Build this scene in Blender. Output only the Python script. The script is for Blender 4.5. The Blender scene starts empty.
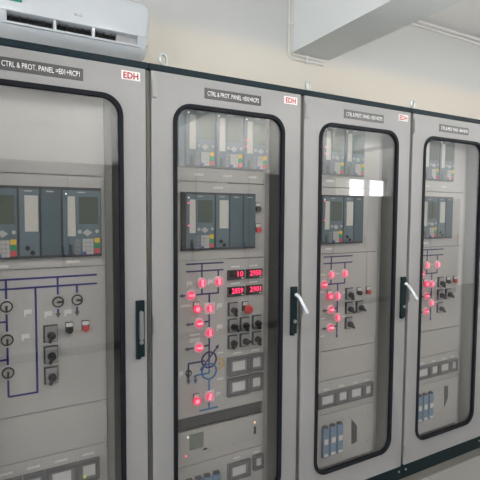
import bpy, bmesh, math
from mathutils import Vector, Matrix

G = 0.09                      # height of the cabinet datum above the floor
D = 0.085                     # depth of the mounting panel behind the door face
PI = math.pi
SC = bpy.context.scene
COL = SC.collection

# ---------------------------------------------------------------- materials
MATS = {}
def mat(name, col, rough=0.5, metal=0.0, spec=0.5, noise=0.0, nscale=8.0, bump=0.0, bscale=200.0, emit=None, es=1.0, coat=0.0):
    m = bpy.data.materials.new(name); m.use_nodes = True
    nt = m.node_tree; b = nt.nodes['Principled BSDF']
    b.inputs['Base Color'].default_value = (*col, 1)
    b.inputs['Roughness'].default_value = rough
    b.inputs['Metallic'].default_value = metal
    b.inputs['Specular IOR Level'].default_value = spec
    if coat: b.inputs['Coat Weight'].default_value = coat; b.inputs['Coat Roughness'].default_value = 0.08
    if emit:
        b.inputs['Emission Color'].default_value = (*emit, 1)
        b.inputs['Emission Strength'].default_value = es
    tc = nt.nodes.new('ShaderNodeTexCoord')
    if noise:
        n = nt.nodes.new('ShaderNodeTexNoise'); n.inputs['Scale'].default_value = nscale; n.inputs['Detail'].default_value = 4
        nt.links.new(tc.outputs['Object'], n.inputs['Vector'])
        r = nt.nodes.new('ShaderNodeMapRange'); r.inputs[1].default_value = .3; r.inputs[2].default_value = .7
        r.inputs[3].default_value = 1-noise; r.inputs[4].default_value = 1+noise
        nt.links.new(n.outputs['Fac'], r.inputs[0])
        v = nt.nodes.new('ShaderNodeVectorMath'); v.operation = 'SCALE'; v.inputs[0].default_value = col
        nt.links.new(r.outputs[0], v.inputs['Scale']); nt.links.new(v.outputs[0], b.inputs['Base Color'])
    if bump:
        n2 = nt.nodes.new('ShaderNodeTexNoise'); n2.inputs['Scale'].default_value = bscale
        nt.links.new(tc.outputs['Object'], n2.inputs['Vector'])
        bp = nt.nodes.new('ShaderNodeBump'); bp.inputs['Strength'].default_value = bump; bp.inputs['Distance'].default_value = 0.001
        nt.links.new(n2.outputs['Fac'], bp.inputs['Height']); nt.links.new(bp.outputs[0], b.inputs['Normal'])
    MATS[name] = m
    return m

mat('door_paint', (.285, .280, .281), .45, noise=.02, nscale=3, bump=.08, bscale=900)
mat('body_paint', (.40, .39, .37), .45, noise=.03)
mat('gap_paint', (.10, .10, .085), .55, noise=.05)
mat('panel_paint', (.50, .485, .475), .5, noise=.025, nscale=3)
mat('inner_paint', (.35, .345, .33), .5, noise=.04, nscale=3)
mat('teal_paint', (.006, .018, .026), .6, spec=.2, noise=.04)
mat('teal_dark', (.004, .014, .017), .6, spec=.2, noise=.04)
mat('plinth_grey', (.15, .145, .125), .6, noise=.08)
mat('rubber_black', (.010, .011, .015), .7, spec=.15)
mat('black_plastic', (.022, .022, .024), .42)
mat('dark_plastic', (.05, .053, .058), .45)
mat('meter_frame', (.125, .125, .135), .45)
mat('plate_black', (.045, .044, .046), .4)
mat('plate_grey', (.085, .085, .085), .4)
mat('white_ink', (.84, .84, .84), .6)
mat('white_plastic', (.74, .73, .73), .45)
mat('logo_white', (.80, .78, .77), .45)
mat('logo_red', (.50, .035, .045), .5)
mat('relay_face', (.105, .155, .19), .45, noise=.03)
mat('relay_face_dark', (.065, .105, .13), .45, noise=.03)
mat('relay_frame', (.035, .042, .05), .5)
mat('lcd_green', (.085, .11, .09), .22)
mat('lcd_pale', (.20, .235, .19), .25)
mat('paper_strip', (.58, .56, .52), .7, noise=.06, nscale=60)
mat('key_pale', (.46, .45, .45), .55)
mat('key_grey', (.20, .22, .24), .55)
mat('key_yellow', (.78, .50, .02), .5)
mat('key_green', (.01, .30, .13), .5)
mat('key_red', (.65, .07, .09), .5)
mat('key_blue', (.04, .07, .35), .5)
mat('mimic_navy', (.018, .020, .20), .5)
mat('mimic_violet', (.035, .028, .14), .5)
mat('mimic_blue', (.04, .17, .42), .5)
mat('mimic_gold', (.62, .38, .07), .5)
mat('arrow_grey', (.12, .105, .09), .5)
mat('silver_plate', (.40, .40, .41), .35, metal=.3)
mat('steel', (.42, .43, .45), .4, metal=.9)
mat('zinc', (.60, .64, .64), .35, metal=.7)
mat('screw_metal', (.42, .41, .39), .35, metal=.8)
mat('red_button', (.60, .05, .05), .35)
mat('terminal_blue', (.15, .26, .40), .5)
mat('hole_black', (.008, .008, .008), .9)
mat('slot_green', (.025, .035, .03), .8)
mat('lens_unlit', (.50, .49, .47), .3)
mat('lens_red', (.6, .03, .10), .3, emit=(1.0, .035, .13), es=.38)
mat('ring_pink', (.75, .35, .42), .3, emit=(1.0, .13, .24), es=.12)
mat('knob_glow', (.8, .4, .5), .3, emit=(1.0, .25, .36), es=.42)
mat('digit_red', (.6, .02, .08), .4, emit=(1.0, .04, .13), es=1.1)
mat('led_red', (.8, .1, .15), .3, emit=(1.0, .12, .22), es=.9)
mat('led_white', (.8, .9, .85), .3, emit=(.75, 1.0, .85), es=.7)
mat('led_amber', (.9, .7, .4), .3, emit=(1.0, .62, .35), es=.9)
mat('led_lime', (.6, .8, .1), .3, emit=(.55, .75, .08), es=.35)
mat('screen_dark', (.012, .008, .010), .2)
mat('meter_glass', (.22, .22, .23), .3)
mat('meter_face', (.66, .65, .66), .4)
mat('wall_cream', (.66, .635, .595), .75, noise=.02, nscale=1.5, bump=.1, bscale=60)
mat('wall_white', (.60, .60, .595), .75, noise=.015, nscale=1.5, bump=.1, bscale=60)
mat('ceiling_white', (.80, .80, .79), .8, noise=.015, nscale=1.5)
mat('beam_white', (.72, .75, .755), .75, noise=.015, nscale=1.5)
mat('pvc', (.78, .77, .73), .4)
mat('ac_white', (.60, .64, .68), .16, coat=.4)
mat('ac_matt', (.42, .42, .42), .5)
mat('ac_dark', (.012, .012, .014), .6)
mat('sticker_green', (.02, .30, .20), .5)
mat('logo_grey', (.16, .12, .13), .5)
mat('window_frame', (.75, .75, .75), .4)
mat('opposite_paint', (.27, .265, .26), .5, noise=.03)
mat('added_lamp_tube', (.9, .9, .9), .4, emit=(1.0, .98, .94), es=12.5)  # glow of the added, unseen battens
mat('lamp_body', (.8, .8, .8), .4)

def glass_mat(name, n, tint):
    m = bpy.data.materials.new(name); m.use_nodes = True; nt = m.node_tree; nt.nodes.clear()
    o = nt.nodes.new('ShaderNodeOutputMaterial'); mx = nt.nodes.new('ShaderNodeMixShader')
    t = nt.nodes.new('ShaderNodeBsdfTransparent'); t.inputs[0].default_value = (*tint, 1)
    g = nt.nodes.new('ShaderNodeBsdfGlossy'); g.inputs['Roughness'].default_value = 0.0
    g.inputs[0].default_value = (1, 1, 1, 1)
    fr = nt.nodes.new('ShaderNodeFresnel'); ge = nt.nodes.new('ShaderNodeNewGeometry')
    mi = nt.nodes.new('ShaderNodeMix'); mi.inputs[2].default_value = n; mi.inputs[3].default_value = 1/n
    nt.links.new(ge.outputs['Backfacing'], mi.inputs[0]); nt.links.new(mi.outputs[0], fr.inputs['IOR'])
    nt.links.new(fr.outputs[0], mx.inputs[0]); nt.links.new(t.outputs[0], mx.inputs[1]); nt.links.new(g.outputs[0], mx.inputs[2])
    nt.links.new(mx.outputs[0], o.inputs[0]); MATS[name] = m
glass_mat('door_glass', 1.8, (.93, .93, .925))
glass_mat('window_glass', 1.45, (.97, .98, .98))

def two_tone_bounce():      # cream lower wall, white upper; soft blend and paler cream paint in bounced light
    m = mat('wall_two_tone_bounce', (.66, .64, .60), .75, bump=.1, bscale=60); nt = m.node_tree; b = nt.nodes['Principled BSDF']
    tc = nt.nodes.new('ShaderNodeTexCoord'); sp = nt.nodes.new('ShaderNodeSeparateXYZ'); r = nt.nodes.new('ShaderNodeMapRange')
    r.interpolation_type = 'SMOOTHSTEP'; r.inputs[1].default_value = 2.84; r.inputs[2].default_value = 3.02
    mx = nt.nodes.new('ShaderNodeMix'); mx.data_type = 'RGBA'
    mx.inputs[6].default_value = (.71, .665, .59, 1); mx.inputs[7].default_value = (.585, .59, .585, 1)
    nt.links.new(tc.outputs['Object'], sp.inputs[0]); nt.links.new(sp.outputs['Z'], r.inputs[0])
    nt.links.new(r.outputs[0], mx.inputs[0]); nt.links.new(mx.outputs[2], b.inputs['Base Color'])
two_tone_bounce()
# tiled floor
def floor_mat():
    m = bpy.data.materials.new('floor_tiles'); m.use_nodes = True; nt = m.node_tree; b = nt.nodes['Principled BSDF']
    tc = nt.nodes.new('ShaderNodeTexCoord'); mp = nt.nodes.new('ShaderNodeMapping')
    mp.inputs['Location'].default_value = (.56, .0, 0)
    br = nt.nodes.new('ShaderNodeTexBrick'); br.offset = 0; br.squash = 1
    br.inputs['Scale'].default_value = 1; br.inputs['Mortar Size'].default_value = .0022
    br.inputs['Brick Width'].default_value = .6; br.inputs['Row Height'].default_value = .6
    br.inputs['Color1'].default_value = (.29, .28, .27, 1); br.inputs['Color2'].default_value = (.28, .27, .26, 1)
    br.inputs['Mortar'].default_value = (.12, .11, .10, 1)
    nt.links.new(tc.outputs['Object'], mp.inputs[0]); nt.links.new(mp.outputs[0], br.inputs[0]); nt.links.new(br.outputs[0], b.inputs['Base Color'])
    b.inputs['Roughness'].default_value = .22
    MATS['floor_tiles'] = m
floor_mat()

# ---------------------------------------------------------------- mesh helpers
class MB:
    """collects shapes; y is depth (negative towards the room), z up"""
    def __init__(s): s.bm = bmesh.new()
    def box(s, x0, x1, y0, y1, z0, z1, bev=0):
        r = bmesh.ops.create_cube(s.bm, size=1)
        bmesh.ops.scale(s.bm, vec=(x1-x0, y1-y0, z1-z0), verts=r['verts'])
        bmesh.ops.translate(s.bm, vec=((x0+x1)/2, (y0+y1)/2, (z0+z1)/2), verts=r['verts'])
        if bev:
            es = list({e for v in r['verts'] for e in v.link_edges})
            bmesh.ops.bevel(s.bm, geom=es, offset=bev, segments=2, affect='EDGES', profile=.6)
        return s
    def cyl(s, x, z, r, y0, y1, n=24, r2=None):
        q = bmesh.ops.create_cone(s.bm, cap_ends=True, segments=n, radius1=r if r2 is None else r2, radius2=r, depth=y1-y0)
        # cone axis z -> y ; radius2 ends at y0 (front)
        bmesh.ops.rotate(s.bm, verts=q['verts'], cent=(0, 0, 0), matrix=Matrix.Rotation(PI/2, 3, 'X'))
        bmesh.ops.translate(s.bm, vec=(x, (y0+y1)/2, z), verts=q['verts'])
        return s
    def prism(s, pts, y0, y1):
        a = [s.bm.verts.new((x, y0, z)) for x, z in pts]; b = [s.bm.verts.new((x, y1, z)) for x, z in pts]
        n = len(pts); s.bm.faces.new(a); s.bm.faces.new(b[::-1])
        for i in range(n): s.bm.faces.new((a[i], b[i], b[(i+1) % n], a[(i+1) % n]))
        return s
    def ring(s, outer, inner, y0, y1):
        n = len(outer); V = s.bm.verts.new
        oa = [V((x, y0, z)) for x, z in outer]; ob = [V((x, y1, z)) for x, z in outer]
        ia = [V((x, y0, z)) for x, z in inner]; ib = [V((x, y1, z)) for x, z in inner]
        for i in range(n):
            j = (i+1) % n
            for q in ((oa[i], ia[i], ia[j], oa[j]), (ob[i], ob[j], ib[j], ib[i]), (oa[i], oa[j], ob[j], ob[i]), (ia[i], ib[i], ib[j], ia[j])): s.bm.faces.new(q)
        bmesh.ops.remove_doubles(s.bm, verts=s.bm.verts, dist=1e-6)
        return s
    def annulus(s, x, z, r0, r1, y0, y1, n=32):
        o = [(x+r1*math.cos(2*PI*i/n), z+r1*math.sin(2*PI*i/n)) for i in range(n)]
        q = [(x+r0*math.cos(2*PI*i/n), z+r0*math.sin(2*PI*i/n)) for i in range(n)]
        return s.ring(o, q, y0, y1)
    def bar(s, p, q, w, y0, y1):
        p = Vector(p); q = Vector(q); d = (q-p).normalized(); n = Vector((-d.y, d.x))*w/2
        return s.prism([tuple(p+n), tuple(q+n), tuple(q-n), tuple(p-n)], y0, y1)
    def tube(s, pts, r, n=10, closed=False):
        pts = [Vector(p) for p in pts]; rings = []; m = len(pts)
        for i, p in enumerate(pts):
            a = pts[(i-1) % m] if (closed or i) else p; b = pts[(i+1) % m] if (closed or i < m-1) else p
            t = (b-a).normalized(); u = t.cross(Vector((0, 1, 0)))
            if u.length < .1: u = t.cross(Vector((0, 0, 1)))
            u.normalize(); w = t.cross(u)
            rings.append([s.bm.verts.new(p+u*r*math.cos(2*PI*k/n)+w*r*math.sin(2*PI*k/n)) for k in range(n)])
        for i in range(m if closed else m-1):
            A, B = rings[i], rings[(i+1) % m]
            for k in range(n): s.bm.faces.new((A[k], A[(k+1) % n], B[(k+1) % n], B[k]))
        if not closed: s.bm.faces.new(rings[0][::-1]); s.bm.faces.new(rings[-1])
        return s
    def mesh(s, name, m, smooth=False):
        bmesh.ops.recalc_face_normals(s.bm, faces=s.bm.faces)
        me = bpy.data.meshes.new(name); s.bm.to_mesh(me); s.bm.free(); me.materials.append(MATS[m])
        if smooth:
            for p in me.polygons: p.use_smooth = True
            try: me.set_sharp_from_angle(angle=math.radians(40))
            except Exception: pass
        return me

def put(name, me, parent=None, loc=(0, 0, 0), label=None):
    o = bpy.data.objects.new(name, me); COL.objects.link(o); o.location = loc
    if parent: o.parent = parent
    if label: o['label'] = label
    return o
CACHE = {}
def cm(key, fn):
    if key not in CACHE: CACHE[key] = fn()
    return CACHE[key]
def part(name, mb, m, parent, loc=(0, 0, 0), label=None, smooth=False):
    return put(name, mb.mesh(name, m, smooth), parent, loc, label)
def struct(name, mb, m):
    o = part(name, mb, m, None); o['kind'] = 'structure'; return o
def tag(o, label, cat, group=None):
    o['label'] = label; o['category'] = cat
    if group: o['group'] = group
    return o
def text_mesh(txt, w, h, m, depth=.0006, bold=0):
    """text lying in the xz plane, facing -y, fitted to w x h and centred on the origin"""
    cu = bpy.data.curves.new('lettering', 'FONT'); cu.body = txt; cu.size = 1; cu.extrude = 0.0; cu.resolution_u = 3; cu.offset = bold
    ob = bpy.data.objects.new('lettering', cu); COL.objects.link(ob)
    bpy.context.view_layer.update()
    me = bpy.data.meshes.new_from_object(ob.evaluated_get(bpy.context.evaluated_depsgraph_get()))
    bpy.data.objects.remove(ob); bpy.data.curves.remove(cu)
    xs = [v.co.x for v in me.vertices]; ys = [v.co.y for v in me.vertices]
    sx = w/(max(xs)-min(xs)); sz = h/(max(ys)-min(ys)); cx = (max(xs)+min(xs))/2; cy = (max(ys)+min(ys))/2
    bm = bmesh.new(); bm.from_mesh(me); bpy.data.meshes.remove(me)
    for v in bm.verts: v.co = Vector(((v.co.x-cx)*sx, 0, (v.co.y-cy)*sz))
    r = bmesh.ops.extrude_face_region(bm, geom=bm.faces[:])
    bmesh.ops.translate(bm, vec=(0, -depth, 0), verts=[g for g in r['geom'] if isinstance(g, bmesh.types.BMVert)])
    s = MB(); s.bm.free(); s.bm = bm
    return s.mesh('lettering', m)

def rrect(x0, x1, z0, z1, r, k=8):
    pts = []
    for cx, cz, a in ((x1-r, z1-r, 0), (x0+r, z1-r, 90), (x0+r, z0+r, 180), (x1-r, z0+r, 270)):
        for i in range(k+1):
            t = math.radians(a+90*i/k); pts.append((cx+r*math.cos(t), cz+r*math.sin(t)))
    return pts
def crect(x0, x1, z0, z1, k=8):
    pts = []
    for p in ((x1, z1), (x0, z1), (x0, z0), (x1, z0)):
        pts += [p]*(k+1)
    return pts

# ---------------------------------------------------------------- devices (origin on the panel surface, front towards -y)
def relay_main(par, x0, w, z1, red_leds=(), white_led=True, zs=1):
    """wide protection relay module; top left corner at x0, z1"""
    H = .272
    r = put('protection_relay', cm(('rf', round(w, 3)), lambda: MB().box(0, w, -.014, 0, -H, 0).mesh('relay_frame', 'relay_frame')), par, (x0, D, z1+G)); r.scale = (1, 1, zs)
    put('face', cm(('rface', round(w, 3)), lambda: MB().box(.004, w-.003, -.018, -.014, -H+.011, -.011, .001).mesh('face', 'relay_face')), r)
    k = w/.153
    put('header_mark', cm('rhead', lambda: MB().box(.06, .09, -.0186, -.018, -.021, -.0165).mesh('mark', 'key_pale')), r)
    put('label_strip', cm('rstrip', lambda: MB().prism([(.022, -.035), (.050, -.035), (.052, -.190), (.020, -.190)], -.0190, -.018).mesh('strip', 'paper_strip')), r)
    put('display', cm(('rlcd', round(w, 3)), lambda: MB().box(.064*k, .140*k, -.0195, -.018, -.142, -.036, .0006).mesh('lcd', 'lcd_green')), r)
    put('cursor_keypad', cm('rnav', lambda: MB().prism([(.078, -.177), (.097, -.163), (.117, -.177), (.097, -.191)], -.0205, -.018).box(.060, .074, -.0205, -.018, -.180, -.166).cyl(.136, -.172, .007, -.0205, -.018, 16).mesh('nav', 'key_pale')), r)
    def keys():
        b = MB()
        for i in range(3):
            for j in range(4): b.box(.078+i*.0145, .0915+i*.0145, -.0205, -.018, -.263+j*.0158, -.2485+j*.0158)
        return b.mesh('keys', 'key_pale')
    put('number_keypad', cm('rkeys', keys), r)
    def keys2():
        b = MB()
        for j in range(4): b.box(.048, .070, -.0205, -.018, -.263+j*.0158, -.2505+j*.0158)
        return b.mesh('keys', 'key_grey')
    put('soft_keys', cm('rkeys2', keys2), r)
    put('service_socket', cm('rsock', lambda: MB().box(.024, .038, -.0195, -.018, -.262, -.222).mesh('sock', 'relay_frame')), r)
    for nm, mt, i in (('yellow key', 'key_yellow', 0), ('green key', 'key_green', 1), ('red key', 'key_red', 2)):
        put('function_key', cm(('fk', mt), lambda: MB().box(-.0105, .0105, -.003, 0, -.0095, .0095, .0008).mesh('fk', mt)), r, (.134*k, -.018, -.208-i*.021), nm)
    put('function_key', cm('fkb', lambda: MB().box(-.0065, .0065, -.003, 0, -.006, .006).mesh('fk', 'key_blue')), r, (.085, -.0206, -.258), 'blue key')
    if white_led: put('indicator_light', cm('ledw', lambda: MB().cyl(0, 0, .0035, -.002, 0, 12).mesh('led', 'led_white')), r, (.016, -.018, -.026), 'white indicator light')
    for z in red_leds: put('indicator_light', cm('ledr', lambda: MB().cyl(0, 0, .0042, -.002, 0, 12).mesh('led', 'led_red')), r, (.0155, -.018, z), 'red indicator light')
    return r
def relay_small(par, x0, w, z1, kind='blank', zs=1):
    H = .272; mt = 'relay_face' if kind != 'blank' else 'relay_face_dark'
    r = put('relay_module', cm(('sf', round(w, 3)), lambda: MB().box(0, w, -.014, 0, -H, 0).mesh('module_frame', 'relay_frame')), par, (x0, D, z1+G)); r.scale = (1, 1, zs)
    put('face', cm(('sface', round(w, 3), mt), lambda: MB().box(.003, w-.003, -.018, -.014, -H+.011, -.011, .001).mesh('face', mt)), r)
    put('header_mark', cm('shead', lambda: MB().box(.022, .050, -.0186, -.018, -.021, -.0165).mesh('mark', 'key_pale')), r)
    if kind == 'strip':
        put('label_strip', cm('sstrip', lambda: MB().box(.022, .070, -.0192, -.018, -.170, -.035, .0005).mesh('strip', 'paper_strip')), r)
        for x, z in ((.030, -.232), (.048, -.250)):
            put('socket', cm('ssock', lambda: MB().annulus(0, 0, .004, .0085, -.004, 0, 20).cyl(0, 0, .005, -.002, 0, 16).mesh('sock', 'hole_black')), r, (x, -.018, z))
    return r
def rotary(par, x, z, ang=-60, w=.050, h=.066):
    """square plate selector switch; x, z its centre"""
    s = put('rotary_switch', cm(('rsf', w, h), lambda: MB().box(-w/2-.002, w/2, -.010, 0, -h/2, h/2+.002, .0012).mesh('base', 'dark_plastic')), par, (x, D, z+G))
    put('plate', cm(('rsp', w, h), lambda: MB().box(-w/2+.004, w/2-.002, -.0115, -.010, -h/2+.003, h/2-.003, .0005).mesh('plate', 'silver_plate')), s)
    def kn():
        b = MB().cyl(0, 0, .0155, -.028, -.0115, 24, .0165)
        a = math.radians(ang); c, q = math.cos(a), math.sin(a)
        b.prism([(-.010*c-.007*q, -.010*q+.007*c), (.027*c-.0045*q, .027*q+.0045*c), (.027*c+.0045*q, .027*q-.0045*c), (-.010*c+.007*q, -.010*q-.007*c)], -.038, -.018)
        return b.mesh('knob', 'black_plastic', True)
    put('knob', cm(('knob', ang), kn), s, (.002, 0, -.006))
    return s
def lit_switch(par, x, z, ang=0, plate=False):
    """round illuminated discrepancy switch"""
    s = put('illuminated_switch', cm(('lsb', plate), lambda: (MB().box(-.028, .028, -.004, 0, -.028, .028, .001) if plate else MB().cyl(0, 0, .0265, -.004, 0, 32)).mesh('bezel', 'white_plastic')), par, (x, D, z+G))
    put('ring', cm('lsr', lambda: MB().annulus(0, 0, .0165, .0235, -.010, -.004).mesh('ring', 'ring_pink', True)), s)
    put('lens', cm('lsl', lambda: MB().cyl(0, 0, .0168, -.0085, -.004, 32).mesh('lens', 'lens_red', True)), s)
    def kn():
        a = math.radians(ang)
        return MB().bar((-.012*math.cos(a), -.012*math.sin(a)), (.014*math.cos(a), .014*math.sin(a)), .0085, -.020, -.008).mesh('knob', 'knob_glow')
    put('knob', cm(('lsk', ang), kn), s)
    return s
def plain_switch(par, x, z, ang=0, plate=False):
    """round unlit discrepancy switch with a black ring"""
    s = put('discrepancy_switch', cm(('psb', plate), lambda: (MB().box(-.034, .034, -.003, 0, -.032, .032, .001) if plate else MB().cyl(0, 0, .030, -.003, 0, 32)).mesh('bezel', 'panel_paint')), par, (x, D, z+G))
    put('ring', cm('psr', lambda: MB().annulus(0, 0, .0175, .0225, -.010, -.003).mesh('ring', 'black_plastic', True)), s)
    put('lens', cm('psl', lambda: MB().cyl(0, 0, .018, -.006, -.003, 32).mesh('lens', 'lens_unlit', True)), s)
    def kn():
        a = math.radians(ang)
        return MB().bar((-.004*math.cos(a), -.004*math.sin(a)), (.017*math.cos(a), .017*math.sin(a)), .007, -.018, -.006).mesh('knob', 'black_plastic')
    put('knob', cm(('psk', ang), kn), s)
    return s
def button(par, x, z, kind, off=.0):
    """push button under a tag holder; z is the top of the holder"""
    s = put('push_button', cm('pbh', lambda: MB().box(-.0155, .0155, -.006, 0, -.042, 0, .001).mesh('holder', 'dark_plastic')), par, (x, D, z+G))
    put('tag', cm('pbt', lambda: MB().box(-.013, .013, -.008, -.006, -.019, -.003).mesh('tag', 'white_plastic')), s)
    mt = {'black': 'black_plastic', 'red': 'red_button', 'lit': 'knob_glow'}[kind]
    put('cap', cm(('pbc', kind), lambda: MB().cyl(0, 0, .0135, -.018, -.006, 24).cyl(0, 0, .0125, -.021, -.018, 24).mesh('cap', mt, True)), s, (0, 0, -.033), {'black': 'black cap', 'red': 'red cap', 'lit': 'glowing red cap'}[kind])
    if kind == 'lit':
        put('collar', cm('pbr', lambda: MB().annulus(0, 0, .0110, .0190, -.022, -.006).mesh('collar', 'lens_red', True)), s, (0, 0, -.033))
    return s
def white_tag(par, x, z, w=.045, h=.011):
    """small engraved designation strip"""
    def f():
        if h > .0135: return MB().box(-w/2, w/2, -.0012, 0, -h/2, h/2).box(-w/2, -w/4, -.0012, 0, -h, -h/2).mesh('tag', 'white_plastic')
        b = MB(); n = max(2, int(w/.0075)); st = w/n
        for i in range(n): b.box(-w/2+i*st, -w/2+(i+.72)*st, -.0012, 0, -h/2, h/2 if i % 3 else h/2-.002)
        return b.mesh('tag', 'white_ink')
    put('designation_label', cm(('tag', w, h), f), par, (x, D, z+G))
def screws(par, pts, r=.0042, y=D):
    me = cm(('scr', r), lambda: MB().cyl(0, 0, r, -.003, 0, 12).mesh('screw', 'screw_metal', True))
    for x, z in pts: put('screw', me, par, (x, y, z+G))
def panel_meter(par, x0, x1, z0, z1, lamp=False, face='meter_glass'):
    w, h = x1-x0, z1-z0; cx, cz = (x0+x1)/2, (z0+z1)/2
    o, i = (.013, .013)
    s = put('panel_meter', cm(('pm', round(w, 4), round(h, 4)), lambda: MB().ring(crect(-w/2, w/2, -h/2, h/2), rrect(-w/2+o, w/2-o, -h/2+i, h/2-i, .004), -.020, 0).mesh('frame', 'meter_frame')), par, (cx, D, cz+G))
    put('dial', cm(('pd', round(w, 4), round(h, 4)), lambda: MB().box(-w/2+o, w/2-o, -.010, -.002, -h/2+i, h/2-i).mesh('dial', face)), s)
    put('scale', cm(('ps', round(w, 4), round(h, 4)), lambda: MB().box(-w*.29, w*.29, -.0125, -.0105, -h*.25, h*.24, .001).mesh('scale', 'meter_face')), s)
    if lamp: put('indicator_light', cm('ledl', lambda: MB().cyl(0, 0, .006, -.004, 0, 12).mesh('led', 'led_lime')), s, (-w/2+.024, -.010, -h/2+.024), 'lime green light')
    return s
def digital_meter(par, x0, x1, z0, z1, txt):
    w, h = x1-x0, z1-z0; cx, cz = (x0+x1)/2, (z0+z1)/2
    s = put('digital_meter', cm(('dm', round(w, 4)), lambda: MB().box(-w/2, w/2, -.012, 0, -h/2, h/2, .001).mesh('case', 'dark_plastic')), par, (cx, D, cz+G))
    put('screen', cm(('ds', round(w, 4)), lambda: MB().box(-w/2+.005, w/2-.004, -.0135, -.012, -h/2+.013, h/2-.004).mesh('screen', 'screen_dark')), s)
    put('badge', cm('db', lambda: MB().box(.028, .040, -.0135, -.012, -.0205, -.0155).mesh('badge', 'white_ink')), s)
    tw = .0160*len(txt)
    put('digits', text_mesh(txt, tw, .026, 'digit_red', bold=.01), s, (w/2-.010-tw/2, -.0137, .004))
    return s
def line(par, segs, m, w=.0075, name='mimic_line'):
    for a, b in segs:
        mb = MB()
        if a[0] == b[0]: mb.box(a[0]-w/2, a[0]+w/2, D-.0018, D, min(a[1], b[1])+G, max(a[1], b[1])+G)
        elif a[1] == b[1]: mb.box(min(a[0], b[0]), max(a[0], b[0]), D-.0022, D, a[1]-w/2+G, a[1]+w/2+G)
        else: mb.bar((a[0], a[1]+G), (b[0], b[1]+G), w, D-.0030, D)
        part(name, mb, m, par)
def arrow(par, x, z, d, m='arrow_grey', s=.011):
    q = {'L': [(-s, 0), (s*.8, s), (s*.8, -s)], 'D': [(0, -s*1.1), (s, s*.7), (-s, s*.7)]}[d]
    put('mimic_arrow', cm(('arr', d, m, s), lambda: MB().prism(q, -.002, 0).mesh('arrow', m)), par, (x, D, z+G))

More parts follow.
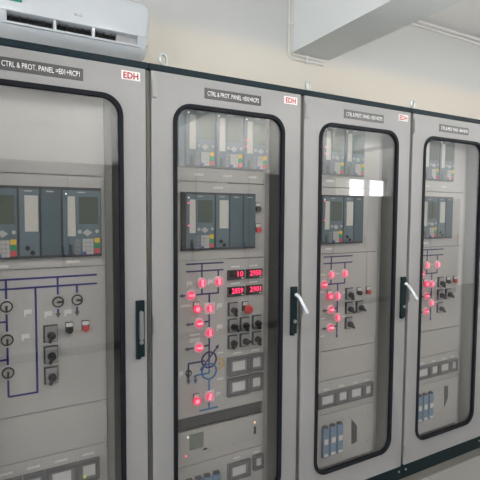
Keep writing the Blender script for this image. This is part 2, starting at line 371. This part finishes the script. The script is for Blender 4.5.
# ---------------------------------------------------------------- cabinet
BR = crect(.1086+.010, .693-.010, .1697+.010, 2.0783-.010)
def cabinet(idx, label, plate_txt, plate_m, lever_out):
    n0, n1 = ((.243, .538), (.258, .553), (.274, .566), (.246, .530))[idx]
    X0 = .8*(idx-1)
    c = bpy.data.objects.new('control_cabinet', None); COL.objects.link(c); c.location = (X0, .4, 0)
    tag(c, label, 'electrical cabinet', 'control and protection cabinets standing in a row')
    # every part is modelled about the front left corner of the cabinet pitch
    def pt(name, mb, m, loc=(0, 0, 0), par=None, label=None, smooth=False):
        return part(name, mb, m, par or c, loc if par else (loc[0], loc[1]-.4, loc[2]), label, smooth)
    b = MB()
    zt, zb = 2.222+G, .048+G
    b.box(.006, .010, .020, .80, zb, zt); b.box(.790, .794, .020, .80, zb, zt)      # sides
    b.box(.010, .790, .796, .80, zb, zt); b.box(.010, .790, .020, .796, zt-.004, zt); b.box(.010, .790, .020, .796, zb, zb+.004)
    b.box(.010, .045, .024, .055, zb+.004, zt-.004); b.box(.755, .790, .024, .055, zb+.004, zt-.004)
    b.box(.045, .755, .024, .055, zt-.06, zt-.004); b.box(.045, .755, .024, .055, zb+.004, zb+.06)
    pt('body', b, 'inner_paint')
    b = MB().box(.0, .006, .010, .030, zb, 2.196+G).box(.794, .800, .010, .030, zb, 2.196+G)
    pt('side_joint_strip', b, 'gap_paint')
    pt('top_rail', MB().box(.001, .799, -.003, .022, 2.1985+G, 2.2245+G, .002), 'teal_paint')
    pt('roof_plate', MB().box(.001, .799, .022, .80, 2.222+G, 2.2262+G), 'teal_paint')
    pt('plinth', MB().box(.001, .799, -.001, .80, -.0342+G, .046+G, .002), 'teal_dark')
    pt('plinth_base', MB().box(0, .8, .004, .80, 0, -.0342+G), 'plinth_grey')
    for x in (.03, .77): pt('plinth_screw', MB().cyl(0, 0, .006, -.004, 0, 12), 'screw_metal', (x, -.001, .02+G))
    # lifting eye
    for x, y in ((.092, .075), (.708, .725)):
        for _ in (0,):
            e = MB(); n = 20
            e.tube([(.017*math.cos(2*PI*i/n), .002*math.cos(2*PI*i/n), .046+.023*math.sin(2*PI*i/n)) for i in range(n)], .0055, 8, True)
            q = bmesh.ops.create_cone(e.bm, cap_ends=True, segments=16, radius1=.016, radius2=.013, depth=.014)
            bmesh.ops.translate(e.bm, vec=(0, 0, .012), verts=q['verts'])
            q = bmesh.ops.create_cone(e.bm, cap_ends=True, segments=16, radius1=.008, radius2=.008, depth=.016)
            bmesh.ops.translate(e.bm, vec=(0, 0, .005), verts=q['verts'])
            pt('lifting_eye', e, 'zinc', (x, y, 2.228+G), smooth=True)
    # door
    zo = G
    so = rrect(.1086, .693, .1697+zo, 2.0783+zo, .085)
    hole = rrect(.1186, .683, .1797+zo, 2.0683+zo, .076)
    si = rrect(.127, .6755, .188+zo, 2.060+zo, .069)
    door = pt('door', MB().ring(crect(.0126, .7874, .0501+zo, 2.1965+zo), hole, 0, .018), 'door_paint', (0, 0, 0))
    def dp(name, mb, m, loc=(0, 0, 0), label=None, smooth=False): return part(name, mb, m, door, loc, label, smooth)
    dp('window_seal', MB().ring(so, si, -.006, .0125), 'rubber_black')
    dp('glass', MB().prism(rrect(.1265, .676, .1875+zo, 2.0605+zo, .070), .006, .010), 'door_glass')
    pz = 2.135
    dp('nameplate', MB().box(n0, n1, -.003, 0, pz-.023+zo, pz+.023+zo, .0008), plate_m)
    put('nameplate_lettering', text_mesh(plate_txt, n1-n0-.026, .020, 'white_ink', bold=.003), door, ((n0+n1)/2, -.0032, pz+zo))
    dp('logo_plate', MB().box(.687, .765, -.002, 0, 2.142+zo, 2.178+zo), 'logo_white')
    put('logo_lettering', text_mesh('EDH', .062, .026, 'logo_red', bold=.025), door, (.726, -.0022, 2.160+zo))
    # swing handle
    hb = MB().box(.738, .774, -.016, 0, .985+zo, 1.228+zo, .003).box(.738, .756, -.020, 0, .978+zo, 1.000+zo, .002)
    dp('lock_body', hb, 'teal_dark')
    if lever_out:
        dp('lever', MB().tube([(.760, -.018, 1.190+zo), (.768, -.035, 1.178+zo), (.785, -.072, 1.118+zo), (.7885, -.082, 1.100+zo)], .0100, 10), 'steel', label='chrome lever swung out from the door', smooth=True)
    else:
        dp('lever', MB().prism(rrect(.749, .766, 1.060+zo, 1.185+zo, .008), -.026, -.016), 'steel', label='chrome lever folded flat')
    dp('lock_cylinder', MB().cyl(.758, 1.050+zo, .009, -.022, -.014, 20), 'steel', smooth=True)
    for z in (2.12, 1.115, .13):
        dp('hinge', MB().box(.016, .032, -.010, 0, z-.035+zo, z+.035+zo, .002).box(.0127, .018, -.006, .0, z-.045+zo, z+.045+zo), 'door_paint')
    # mounting uprights behind the glass
    pt('upright', MB().box(.637, .668, D+.012, D+.04, .06+G, 2.19+G), 'inner_paint')
    pt('upright', MB().box(.110, .150, D+.003, D+.03, .06+G, 2.19+G), 'inner_paint')
    return c
def blank(c, z0, z1, mb=None):
    """one front plate of the mounting panel"""
    part('front_plate', (mb or MB().box(.150, .6330, D, D+.003, z0+.002+G, z1-.002+G)), 'panel_paint', c)
    for z in (z1-.018, z0+.018):
        screws(c, [(.628, z)])

NAVY = 'mimic_navy'
def mimic_feeder(c, dz=0, violet='mimic_violet', dx=0):
    """the lit one line diagram used on two cabinets"""
    z = lambda v: v+dz
    line(c, [((.222, z(1.360)), (.435, z(1.360))), ((.222, z(1.323)), (.435, z(1.323))),
             ((.278, z(1.360)), (.278, z(1.205))), ((.379, z(1.323)), (.379, z(1.205))), ((.225, z(1.205)), (.3825, z(1.205))),
             ((.328, z(1.205)), (.328, z(.905)))], violet)
    line(c, [((.235, z(1.058)), (.328, z(1.064))), ((.235, z(.955)), (.328, z(.962)))], violet)
    for x, zz in ((.235, 1.058), (.235, .955)): arrow(c, x-.008, z(zz), 'L')
    arrow(c, .328, z(.900), 'D', violet, .009)
    for x, zz, a in ((.278, 1.259, 90), (.379, 1.259, 90), (.225, 1.206, 0), (.328, 1.134, 90), (.278, 1.060, 0), (.328, 1.010, 90), (.278, .957, 0)):
        lit_switch(c, x, z(zz), a)
    button(c, .264, z(1.172), 'lit')
    for x, zz in ((.218, 1.262), (.325, 1.262), (.378, 1.150), (.218, 1.165), (.378, 1.010), (.225, 1.015), (.225, .915)): white_tag(c, x, z(zz), .030, .009)
def terminal(c, x, z):
    t = put('terminal_block', cm('tb', lambda: MB().box(-.020, .020, -.022, 0, -.086, .086, .002).mesh('block', 'terminal_blue')), c, (x, D, z+G))
    put('clip', cm('tbc', lambda: MB().box(-.015, .015, -.020, 0, .086, .096, .002).cyl(0, .091, .006, -.026, -.020, 12).mesh('clip', 'dark_plastic')), t)
    put('marker', cm('tbm', lambda: MB().box(-.014, .014, -.024, -.022, -.008, .022).mesh('marker', 'white_plastic')), t)
    put('lower_marker', cm('tbn', lambda: MB().box(-.015, .015, -.024, -.022, -.080, -.064).mesh('marker', 'white_plastic')), t)
def cabinet_feeder(c, dz, dzl, dzb, bx, slot):
    z = lambda v: v+dz
    A = 2.090
    # top row relays
    blank(c, 1.747, 2.150); blank(c, 1.377+dz, 1.747); blank(c, .824+dzl*.5, 1.377+dz); blank(c, .652+dzl*.5, .824+dzl*.5); blank(c, .457+dzl, .652+dzl*.5); blank(c, .150, .457+dzl)
    relay_main(c, .193, .152, 2.084+dz*.5, (-.122, -.158) if dz == 0 else ()); relay_main(c, .346, .152, 2.084+dz*.5)
    relay_main(c, .193, .152, z(1.704), (-.035, -.14) if dz == 0 else (-.030,)); relay_small(c, .346, .076, z(1.704), 'strip'); relay_small(c, .423, .076, z(1.704), 'blank')
    white_tag(c, .26, z(1.405), .05); white_tag(c, .26, 1.782, .05); white_tag(c, .42, 1.782, .05)
    mimic_feeder(c, dz)
    rotary(c, .412, z(1.141), -75); rotary(c, .412, z(1.058), -50); rotary(c, .412, z(.970), -50); rotary(c, .494, z(1.058), -40)
    button(c, .488, z(1.172), 'black'); button(c, .560, z(1.172), 'red')
    zl = lambda v: v+dzl
    for x0, x1 in ((.195, .327), (.329, .419), (.421, .535), (.537, .607)): panel_meter(c, x0, x1, zl(.503), zl(.590))
    for x in (.26, .374, .478, .572): white_tag(c, x, zl(.604), .04, .008)
    zb = lambda v: v+dzb
    for x in bx:
        terminal(c, x, zb(.300))
    part('cutout', MB().prism([(x, zb(z_)+G) for x, z_ in slot], D-.0008, D+.001), 'slot_green', c, label='dark cut-out slot')
    screws(c, [(x, zb(.400)) for x in (.20, .25, .30, .345, .39, .44, .49, .54, .585)]+[(x, zb(.222)) for x in (.425, .475, .53, .585)], .0045)

# ---- first cabinet (left)
c1 = cabinet(0, 'light grey control cabinet under the air conditioner, its blue line diagram unlit', 'CTRL & PROT. PANEL =E01+RCP1', 'plate_black', False)
blank(c1, 1.750, 2.150); blank(c1, 1.375, 1.750); blank(c1, .790, 1.375); blank(c1, .600, .790); blank(c1, .400, .600); blank(c1, .150, .400)
relay_main(c1, .150, .152, 1.701, white_led=False, zs=1.045); relay_small(c1, .303, .077, 1.701, 'strip', 1.045); relay_small(c1, .381, .079, 1.701, 'blank', 1.045); relay_main(c1, .461, .155, 1.701, zs=1.045)
white_tag(c1, .505, 1.397, .055); white_tag(c1, .24, 1.390, .055)
line(c1, [((.160, 1.337), (.598, 1.337)), ((.160, 1.300), (.598, 1.300)), ((.255, 1.337), (.255, .874)), ((.359, 1.300), (.359, .874)), ((.255, .874), (.3625, .874)),
          ((.442, 1.337), (.442, 1.185)), ((.516, 1.300), (.516, 1.185)), ((.170, 1.173), (.255, 1.173)), ((.170, 1.023), (.255, 1.023))], NAVY)
arrow(c1, .442, 1.180, 'D'); arrow(c1, .516, 1.180, 'D')
for x, z, a, p in ((.255, 1.233, -90, False), (.255, 1.102, -90, True), (.255, .972, -90, False), (.442, 1.235, 0, False), (.516, 1.237, 0, False)): plain_switch(c1, x, z, a, p)
for x, z in ((.405, 1.190), (.480, 1.190), (.320, 1.108), (.330, 1.205)): white_tag(c1, x, z, .028, .018)
for z, a in ((1.108, -110), (1.022, -110), (.936, -110)): rotary(c1, .412, z, a, .052, .068)
button(c1, .484, 1.147, 'black'); button(c1, .548, 1.147, 'red')
for x0, x1 in ((.180, .297), (.299, .379), (.381, .507), (.511, .596)): panel_meter(c1, x0, x1, .452, .545, x0 > .5)
for x in (.24, .34, .445, .553): white_tag(c1, x, .566, .05, .009)

# ---- second cabinet
c2 = cabinet(1, 'light grey control cabinet with red digit meters and a gold ring symbol', 'CTRL & PROT. PANEL =E02+RCP2', 'plate_black', True)
blank(c2, 1.747, 2.150); blank(c2, 1.377, 1.747); blank(c2, .622, 1.377); blank(c2, .385, .560); blank(c2, .150, .385)
part('vent_strip', MB().box(.150, .622, D+.012, D+.015, .560+G, .622+G), 'dark_plastic', c2)
screws(c2, [(.634, .612), (.634, .590), (.634, .570)])
relay_main(c2, .193, .152, 2.084); relay_main(c2, .346, .151, 2.084); relay_main(c2, .498, .138, 2.084, (-.126, -.158))
part('relay_flange', MB().box(.162, .192, D-.014, D, 1.812+G, 2.084+G), 'relay_face', c2); part('relay_flange', MB().box(.176, .192, D-.016, D, 1.424+G, 1.697+G), 'black_plastic', c2)
relay_main(c2, .193, .152, 1.697, (-.051, -.155)); relay_small(c2, .346, .076, 1.697, 'strip'); relay_small(c2, .4225, .076, 1.697, 'blank'); relay_small(c2, .499, .0715, 1.697, 'blank')
for x in (.27, .42, .56): white_tag(c2, x, 1.780, .05)
white_tag(c2, .37, 1.722, .05)
button(c2, .590, 1.655, 'black'); button(c2, .592, 1.550, 'red')
V = 'mimic_violet'; B = 'mimic_blue'
line(c2, [((.203, 1.360), (.399, 1.360)), ((.203, 1.325), (.399, 1.325)), ((.284, 1.360), (.284, 1.213)), ((.371, 1.325), (.371, 1.213)), ((.226, 1.213), (.3745, 1.213)), ((.323, 1.213), (.323, .845)),
          ((.180, 1.213), (.226, 1.213)), ((.215, 1.074), (.323, 1.079)), ((.210, .957), (.323, .961)), ((.215, .886), (.300, .887)), ((.215, .886), (.215, .800))], V)
for x, z in ((.178, 1.213), (.210, 1.074), (.205, .957)): arrow(c2, x, z, 'L')
arrow(c2, .215, .797, 'D')
part('transformer_symbol', MB().annulus(.323, .889+G, .034, .042, D-.003, D), V, c2)
part('transformer_symbol', MB().annulus(.323, .832+G, .034, .042, D-.0035, D), B, c2)
part('tertiary_winding_symbol', MB().annulus(.378, .862+G, .021, .028, D-.002, D).cyl(.378, .862+G, .008, D-.002, D), 'mimic_gold', c2)
line(c2, [((.277, .845), (.370, .950))], V, .0065)
arr = MB().prism([(.375, .957+G), (.371, .936+G), (.356, .950+G)], D-.003, D); part('mimic_arrow', arr, V, c2)
line(c2, [((.323, .790), (.323, .645)), ((.272, .645), (.372, .645)), ((.251, .823), (.323, .823)), ((.251, .823), (.251, .797)), ((.323, .842), (.323, .823))], B)
arrow(c2, .251, .794, 'D', B)
part('earth_switch_symbol', MB().annulus(.215, .841+G, .012, .016, D-.004, D).bar((.206, .833+G), (.224, .850+G), .004, D-.004, D), 'black_plastic', c2)
for x, z, a, p in ((.282, 1.267, 90, False), (.371, 1.268, 90, False), (.226, 1.213, 0, False), (.324, 1.141, 90, True), (.268, 1.074, 0, False), (.323, 1.023, 90, False), (.267, .957, 0, False), (.323, .708, 75, True)): lit_switch(c2, x, z, a, p)
button(c2, .255, 1.180, 'lit'); button(c2, .254, .735, 'lit')
for x, z, w, h in ((.220, 1.270, .030, .018), (.328, 1.272, .026, .018), (.205, 1.165, .055, .010), (.378, 1.150, .030, .020), (.378, 1.045, .030, .020), (.250, 1.022, .055, .010), (.250, 1.000, .055, .010), (.245, .990, .050, .008), (.385, .915, .035, .008), (.385, .785, .035, .009), (.372, .712, .026, .014), (.178, .845, .020, .018)): white_tag(c2, x, z, w, h)
digital_meter(c2, .420, .513, 1.272, 1.321, '10'); digital_meter(c2, .523, .617, 1.272, 1.321, '2950')
digital_meter(c2, .420, .513, 1.188, 1.238, '2859'); digital_meter(c2, .523, .617, 1.190, 1.239, '2901')
for x in (.467, .570):
    for z in (1.336, 1.252): white_tag(c2, x, z, .050, .009)
rotary(c2, .450, 1.126, -80); rotary(c2, .450, 1.043, -50)
rotary(c2, .518, 1.044, -85); rotary(c2, .589, 1.047, -85); rotary(c2, .450, .961, -120); rotary(c2, .518, .962, 0); rotary(c2, .589, .963, -80)
sb = put('stop_button', MB().box(-.017, .017, -.006, 0, -.030, .018, .001).mesh('holder', 'dark_plastic'), c2, (.520, D, 1.140+G))
put('tag', MB().box(-.013, .013, -.008, -.006, -.002, .015).mesh('tag', 'white_plastic'), sb)
put('mushroom_cap', MB().cyl(0, 0, .012, -.024, -.006, 24).cyl(0, 0, .0215, -.036, -.022, 32, .023).cyl(0, 0, .017, -.040, -.036, 32, .0215).mesh('cap', 'red_button', True), sb, (.008, 0, -.020), 'red mushroom cap')
panel_meter(c2, .421, .545, .790, .884); panel_meter(c2, .548, .625, .792, .886); panel_meter(c2, .421, .545, .686, .777); panel_meter(c2, .548, .625, .690, .780)
for x in (.48, .585): white_tag(c2, x, .900, .05, .008)
# energy instrument plate
ip = part('instrument_plate', MB().box(.166, .630, D-.004, D, .428+G, .556+G, .001), 'panel_paint', c2)
part('display', MB().box(.218, .291, D-.008, D-.004, .464+G, .540+G, .001), 'lcd_pale', ip)
for x, z, m in ((.210, .530, 'led_white'), (.200, .439, 'led_red'), (.582, .520, 'led_amber')):
    part('indicator_light', MB().cyl(0, 0, .0048, -.003, 0, 12), m, ip, (x, D-.004, z+G))
part('socket', MB().box(.577, .590, D-.006, D-.004, .458+G, .498+G, .002), 'black_plastic', ip)
part('latch', MB().prism(rrect(.290, .312, .446+G, .454+G, .0035), D-.007, D-.004), 'black_plastic', ip)
for x in (.318, .330, .455, .467, .520, .575): screws(c2, [(x, .548), (x, .436)], .0035, D-.004)
for x in (.215, .262, .309, .360):
    terminal(c2, x, .228)
panel_meter(c2, .424, .553, .250, .337)
panel_meter(c2, .573, .632, .268, .345)
for x in (.48, .60): white_tag(c2, x, .357, .04, .008)

# ---- third and fourth cabinets
c3 = cabinet(2, 'light grey control cabinet, third from the left, its chrome lever swung out, no digit meters', 'CTRL & PROT. PANEL =E03+RCP3', 'plate_grey', True)
cabinet_feeder(c3, 0, 0, 0, (.247, .300, .353), [(.454, .387), (.499, .336), (.501, .238), (.457, .232)])
c4 = cabinet(3, 'light grey control cabinet at the far right end, cut off by the photo edge', 'CTRL & PROT. PANEL =E04+RCP4', 'plate_grey', False)
cabinet_feeder(c4, .012, .022, .030, (.230, .285, .340), [(.492, .405), (.532, .395), (.534, .310), (.498, .250)])

# the cabinet base empties stand at the footprint centre, so shift panel parts to the front face
for c in (c1, c2, c3, c4):
    for ch in list(c.children):
        nm = ch.name.split('.')[0]
        if nm in ('body', 'side_joint_strip', 'top_rail', 'roof_plate', 'plinth', 'plinth_base', 'plinth_screw', 'lifting_eye', 'door', 'upright'): continue
        ch.location.y -= .4

# ---------------------------------------------------------------- room
YW = 1.05; H = 3.47; XL, XR, YB = -6.0, 11.5, -5.0
zb = 2.835+G
struct('floor', MB().box(XL, XR, YB, YW, -.1, 0), 'floor_tiles')
struct('ceiling', MB().box(XL, XR, YB-.15, YW+.15, H, H+.12), 'ceiling_white')
struct('wall_back', MB().box(XL, XR, YW-.012, YW+.15, 0, H), 'wall_two_tone_bounce')
lw = (-4.2, -.6, .8, 2.8)      # unseen wide windows added in both end walls for more light: y0, y1, z0, z1
for nm, wn, xo, sg in (('wall_left', 'window_5', XL, -1), ('wall_right', 'window_6', XR, 1)):
    def bx(mb, d0, d1, *q): return mb.box(min(xo+sg*d0, xo+sg*d1), max(xo+sg*d0, xo+sg*d1), *q)
    b = MB(); bx(b, 0, .15, YB-.15, lw[0], 0, H); bx(b, 0, .15, lw[1], YW+.15, 0, H); bx(b, 0, .15, lw[0], lw[1], 0, lw[2]); bx(b, 0, .15, lw[0], lw[1], lw[3], H)
    struct(nm, b, 'wall_cream')
    b = MB(); st = (lw[1]-lw[0]-.05)/3; yy = [lw[0]+i*st for i in range(4)]
    for y in yy: bx(b, .05, .10, y, y+.05, lw[2], lw[3])
    for y in yy[:3]: bx(b, .05, .10, y+.05, y+st, lw[2], lw[2]+.05); bx(b, .05, .10, y+.05, y+st, lw[3]-.05, lw[3])
    f = struct(wn, b, 'window_frame')
    for y in yy[:3]: part('pane', bx(MB(), .072, .078, y+.05, y+st, lw[2]+.05, lw[3]-.05), 'window_glass', f)
# opposite wall with window openings
wins = [(-2.4, -.6), (1.0, 2.8), (5.74, 6.24), (6.30, 6.80)]
W0, W1 = 1.10, 2.44
b = MB(); xs = XL
for a, e in wins:
    b.box(xs, a, YB-.15, YB, 0, H); b.box(a, e, YB-.15, YB, 0, W0); b.box(a, e, YB-.15, YB, W1, H); xs = e
b.box(xs, XR, YB-.15, YB, 0, H)
struct('wall_front', b, 'ceiling_white')
for i, (a, e) in enumerate(wins):
    b = MB()
    mull = ((a+e)/2-.02, (a+e)/2+.02, W0+.05, W1-.05) if e-a > 1 else (a+.05, e-.05, 1.50, 1.54)
    for p in ((a, a+.05, W0, W1), (e-.05, e, W0, W1), mull, (a+.05, e-.05, W0, W0+.05), (a+.05, e-.05, W1-.05, W1)): b.box(p[0], p[1], YB-.10, YB-.05, p[2], p[3])
    f = struct('window_%d' % (i+1), b, 'window_frame')
    part('pane', MB().box(a+.05, e-.05, YB-.078, YB-.072, W0+.05, W1-.05), 'window_glass', f)
# beams running from the wall over the aisle
b0, b1 = 1.467, 1.832
struct('trim_1', MB().box(b0, b1, YB, YW-.012, zb, H), 'beam_white')
struct('trim_2', MB().box(b0+4.2, b1+4.2, YB, YW-.012, zb, H), 'beam_white')

# conduits
t = tag(part('cable_conduit', MB().tube([(b0-.034, YW-.022, H-.002), (b0-.034, YW-.022, 2.99), (b0-.034, YW-.022, zb-.030), (b0-.010, YW-.022, zb-.050), (b0+.30, YW-.022, zb-.050)], .010), 'pvc', None, smooth=True),
        'white plastic conduit pair running down the wall and turning under the beam', 'conduit')
part('second_conduit', MB().tube([(b0-.010, YW-.024, H-.002), (b0-.010, YW-.024, 2.99), (b0-.010, YW-.024, zb-.012), (b0+.010, YW-.024, zb-.020), (b0+.30, YW-.024, zb-.020)], .008), 'pvc', t, smooth=True)
for z in (3.35, 3.12): part('clip', MB().box(b0-.050, b0-.001, YW-.036, YW-.012, z, z+.018, .002), 'pvc', t)
part('clip', MB().box(b0+.12, b0+.138, YW-.036, YW, zb-.064, zb-.006, .002), 'pvc', t)
t = tag(part('cable_conduit', MB().tube([(b1+.002, YW-.026, 3.435), (4, YW-.026, 3.435), (7, YW-.026, 3.435)], .012), 'pvc', None, smooth=True),
        'long white conduit pair running level along the upper wall right of the beam', 'conduit')
part('second_conduit', MB().tube([(b1+.002, YW-.024, 3.400), (4, YW-.024, 3.400), (7, YW-.024, 3.400)], .009), 'pvc', t, smooth=True)

# ---------------------------------------------------------------- air conditioner
ac = bpy.data.objects.new('air_conditioner', None); COL.objects.link(ac); ac.location = (-.145, YW, 2.60)
tag(ac, 'white wall mounted split air conditioner above the left end of the cabinets', 'air conditioner')
ax0, ax1 = -.423, .423
def ac_profile(pts):   # pts (y, z) relative to world; extruded along x
    return [(y-YW, z-2.60) for y, z in pts]
def xprism(mb, prof, x0, x1, round_end=0):
    xs_ = [x0, x1]
    if round_end:
        xs_ = [x0, x0+.006, x0+.02, x0+.045, x1-.045, x1-.02, x1-.006, x1]
    cy = sum(p[0] for p in prof)/len(prof); cz = sum(p[1] for p in prof)/len(prof)
    rings = []
    for x in xs_:
        d = min(x-x0, x1-x); k = 0 if not round_end else .030*(1-math.sqrt(max(0, 1-(1-min(d/.045, 1))**2)))
        rr = []
        for y, z in prof:
            vy, vz = cy-y, cz-z; L = math.hypot(vy, vz)
            yy, z2 = (y+vy/L*k, z+vz/L*k) if y < -.002 else (y, z+vz/L*k)
            rr.append(mb.bm.verts.new((x, yy, z2)))
        rings.append(rr)
    n = len(prof)
    for A, B_ in zip(rings, rings[1:]):
        for i in range(n): mb.bm.faces.new((A[i], A[(i+1) % n], B_[(i+1) % n], B_[i]))
    mb.bm.faces.new(rings[0]); mb.bm.faces.new(rings[-1][::-1])
    return mb
vz1, vz0 = 2.655+G, 2.606+G       # mouth of the outlet
prof = [(YW-.0125, 2.965), (.90, 2.968), (.870, 2.955), (.852, 2.93), (.842, 2.89), (.838, 2.84), (.840, 2.79), (.850, vz1+.004), (.856, vz1),
        (.925, vz1-.004), (.935, vz0-.004), (.872, vz0-.012), (.880, 2.665), (.915, 2.645), (.960, 2.632), (YW-.0125, 2.630)]
part('casing', xprism(MB(), ac_profile(prof), ax0, ax1, 1), 'ac_white', ac, smooth=True)
# end cheeks close the outlet at both sides
for xa, xb in ((ax0+.012, ax0+.078), (ax1-.068, ax1-.012)):
    part('outlet_cheek', xprism(MB(), ac_profile([(.853, vz1+.002), (.945, vz1+.002), (.945, vz0-.010), (.874, vz0-.010)]), xa, xb), 'ac_white', ac)
part('air_outlet', xprism(MB(), ac_profile([(.915, vz1-.002), (.930, vz1-.002), (.930, vz0-.008), (.905, vz0-.008)]), ax0+.078, .235), 'ac_dark', ac)
part('outlet_guide', xprism(MB(), ac_profile([(.890, vz1-.002), (.930, vz1-.002), (.930, vz0-.008), (.895, vz0-.008)]), .235, ax1-.068), 'ac_matt', ac)
part('flap', xprism(MB(), ac_profile([(.862, vz0+.000), (.868, vz0+.004), (.905, vz0-.006), (.905, vz0-.012), (.862, vz0-.010)]), ax0+.06, ax1-.055), 'ac_white', ac)
for x in (-.109, .098):
    part('louvre_divider', xprism(MB(), ac_profile([(.858, vz1), (.90, vz1), (.90, vz0), (.864, vz0)]), x-.008, x+.008), 'ac_white', ac)
for i in range(14):
    x = ax0+.10+i*.0405
    part('louvre_blade', xprism(MB(), ac_profile([(.882, vz1-.004), (.912, vz1-.004), (.912, vz0), (.888, vz0)]), x-.0012, x+.0012), 'ac_dark', ac)
lg = put('logo_lettering', text_mesh('LG', .024, .012, 'logo_grey'), ac, (.020, .8405-YW-.001, 2.790-2.60))
part('logo_mark', MB().annulus(0, 0, .004, .0065, -.001, 0, 20), 'logo_grey', ac, (-.003, .8405-YW-.001, 2.790-2.60))
part('energy_sticker', MB().box(-.030, .030, -.0012, 0, 0, .055), 'sticker_green', ac, (-.302, .837-YW, 2.792-2.60))
part('spec_sticker', MB().box(-.020, .020, -.0012, 0, 0, .050), 'white_plastic', ac, (-.365, .837-YW, 2.792-2.60))
part('sticker_lettering', MB().box(-.012, .012, -.002, 0, .030, .036).box(-.012, .005, -.002, 0, .018, .024), 'white_plastic', ac, (-.302, .837-YW, 2.792-2.60))

# ---------------------------------------------------------------- the other side of the aisle (seen mirrored in the glass)
YO = -3.62
def plain_cabinet(x, label, w=.8, h=2.26, y=YO, dd=.6):
    c = bpy.data.objects.new('plain_cabinet', None); COL.objects.link(c); c.location = (x, y-dd/2, 0)
    tag(c, label, 'cabinet', 'plain cabinets across the aisle')
    part('body', MB().box(-w/2+.002, w/2-.002, -dd/2, dd/2-.02, .10, h, .004), 'opposite_paint', c)
    part('plinth', MB().box(-w/2+.002, w/2-.002, -dd/2, dd/2-.03, 0, .10), 'teal_dark', c)
    dr = part('door', MB().box(-w/2+.012, w/2-.012, dd/2-.02, dd/2, .12, h-.03, .003), 'opposite_paint', c)
    part('handle', MB().box(w/2-.07, w/2-.04, dd/2, dd/2+.015, 1.05, 1.29, .003), 'teal_dark', dr)
    return c
for i in range(9):
    plain_cabinet(-2.6+i*.8, 'plain dark grey cabinet across the aisle, seen only mirrored in the glass doors')
for i in range(4):
    o = plain_cabinet(5.1+i*.9, 'lower plain grey cabinet below the far windows, seen only mirrored in glass', .9, 2.03, -4.3, .5)
    o['group'] = 'lower plain cabinets below the windows'

# ---------------------------------------------------------------- unseen lamps, added to light the beam underside and opposite wall
def batten(x, y, label):
    L = 1.2
    t = bpy.data.objects.new('added_batten_light', None); COL.objects.link(t); dr = .88 if y > -2 else 0; t.location = (x, y, H-dr)
    tag(t, label, 'ceiling light', 'added tube battens hung over the aisle' if dr else 'added tube battens on the ceiling')
    part('housing', MB().box(-L/2-.02, L/2+.02, -.075, .075, -.05, 0, .004) if not dr else MB().box(-L/2-.02, L/2+.02, -.022, .022, -.10, 0, .004), 'lamp_body', t)
    ts = .055 if dr else .04
    if dr:
        for s in (-.45, .45): part('suspension_rod', MB().tube([(s, 0, -.005), (s, 0, dr)], .005, 8), 'lamp_body', t)
    for s in (-ts, ts):
        mb = MB(); mb.tube([(-L/2, s, -.075), (L/2, s, -.075)], .016, 12)
        part('tube', mb, 'added_lamp_tube', t)
        for e in (-L/2-.008, L/2+.008): part('end_cap', MB().box(e-.008, e+.008, s-.018, s+.018, -.093, -.05), 'lamp_body', t)
for y in (-.95, -4.4):
    for x in (-2.4, .30, 1.65, 3.0, 5.3, 7.6) if y > -2 else (-.9, 1.0, 2.3, 3.6, 4.9, 6.9): batten(x, y, 'unseen white twin tube batten hung on rods, added to light the beam underside' if y > -2 else 'unseen white twin tube batten fixed flat to the ceiling, added to brighten the opposite wall')

# ---------------------------------------------------------------- world, camera
w = bpy.data.worlds.new('sky'); SC.world = w; w.use_nodes = True
bg = w.node_tree.nodes['Background']; bg.inputs[0].default_value = (.97, .98, 1.0, 1); bg.inputs[1].default_value = 5.0
for i, (a, e) in enumerate(wins):
    l = bpy.data.lights.new('window_portal', 'AREA'); l.shape = 'RECTANGLE'; l.size = e-a; l.size_y = W1-W0
    l.cycles.is_portal = True
    o = bpy.data.objects.new('window_portal', l); COL.objects.link(o); o.location = ((a+e)/2, YB-.12, (W0+W1)/2)
    o.rotation_euler = (PI/2, 0, 0)
for xo, sg in ((XL, -1), (XR, 1)):  # portals of the added end wall windows
    l = bpy.data.lights.new('window_portal', 'AREA'); l.shape = 'RECTANGLE'; l.size = lw[3]-lw[2]; l.size_y = lw[1]-lw[0]; l.cycles.is_portal = True
    o = bpy.data.objects.new('window_portal', l); COL.objects.link(o); o.location = (xo+sg*.12, (lw[0]+lw[1])/2, (lw[2]+lw[3])/2); o.rotation_euler = (0, sg*PI/2, 0)

cd = bpy.data.cameras.new('camera'); cam = bpy.data.objects.new('camera', cd); COL.objects.link(cam)
cd.sensor_width = 36; cd.sensor_height = 36; cd.lens = 451.2/480*36; cd.clip_start = .05
r = Vector((0.87411606, -0.48567672, 0.0062642)); u = Vector((0.02324778, 0.05471619, 0.99823128)); f = Vector((0.48516045, 0.87242436, -0.0591192))
M = Matrix(((r.x, u.x, -f.x), (r.y, u.y, -f.y), (r.z, u.z, -f.z))).to_4x4()
M.translation = Vector((-0.59603638, -1.86945862, 1.6+G)); cam.matrix_world = M
SC.camera = cam
SC.view_settings.view_transform = 'Standard'; SC.view_settings.look = 'None'; SC.view_settings.gamma = 1
SC.view_settings.use_curve_mapping = False; SC.view_settings.exposure = 1.27
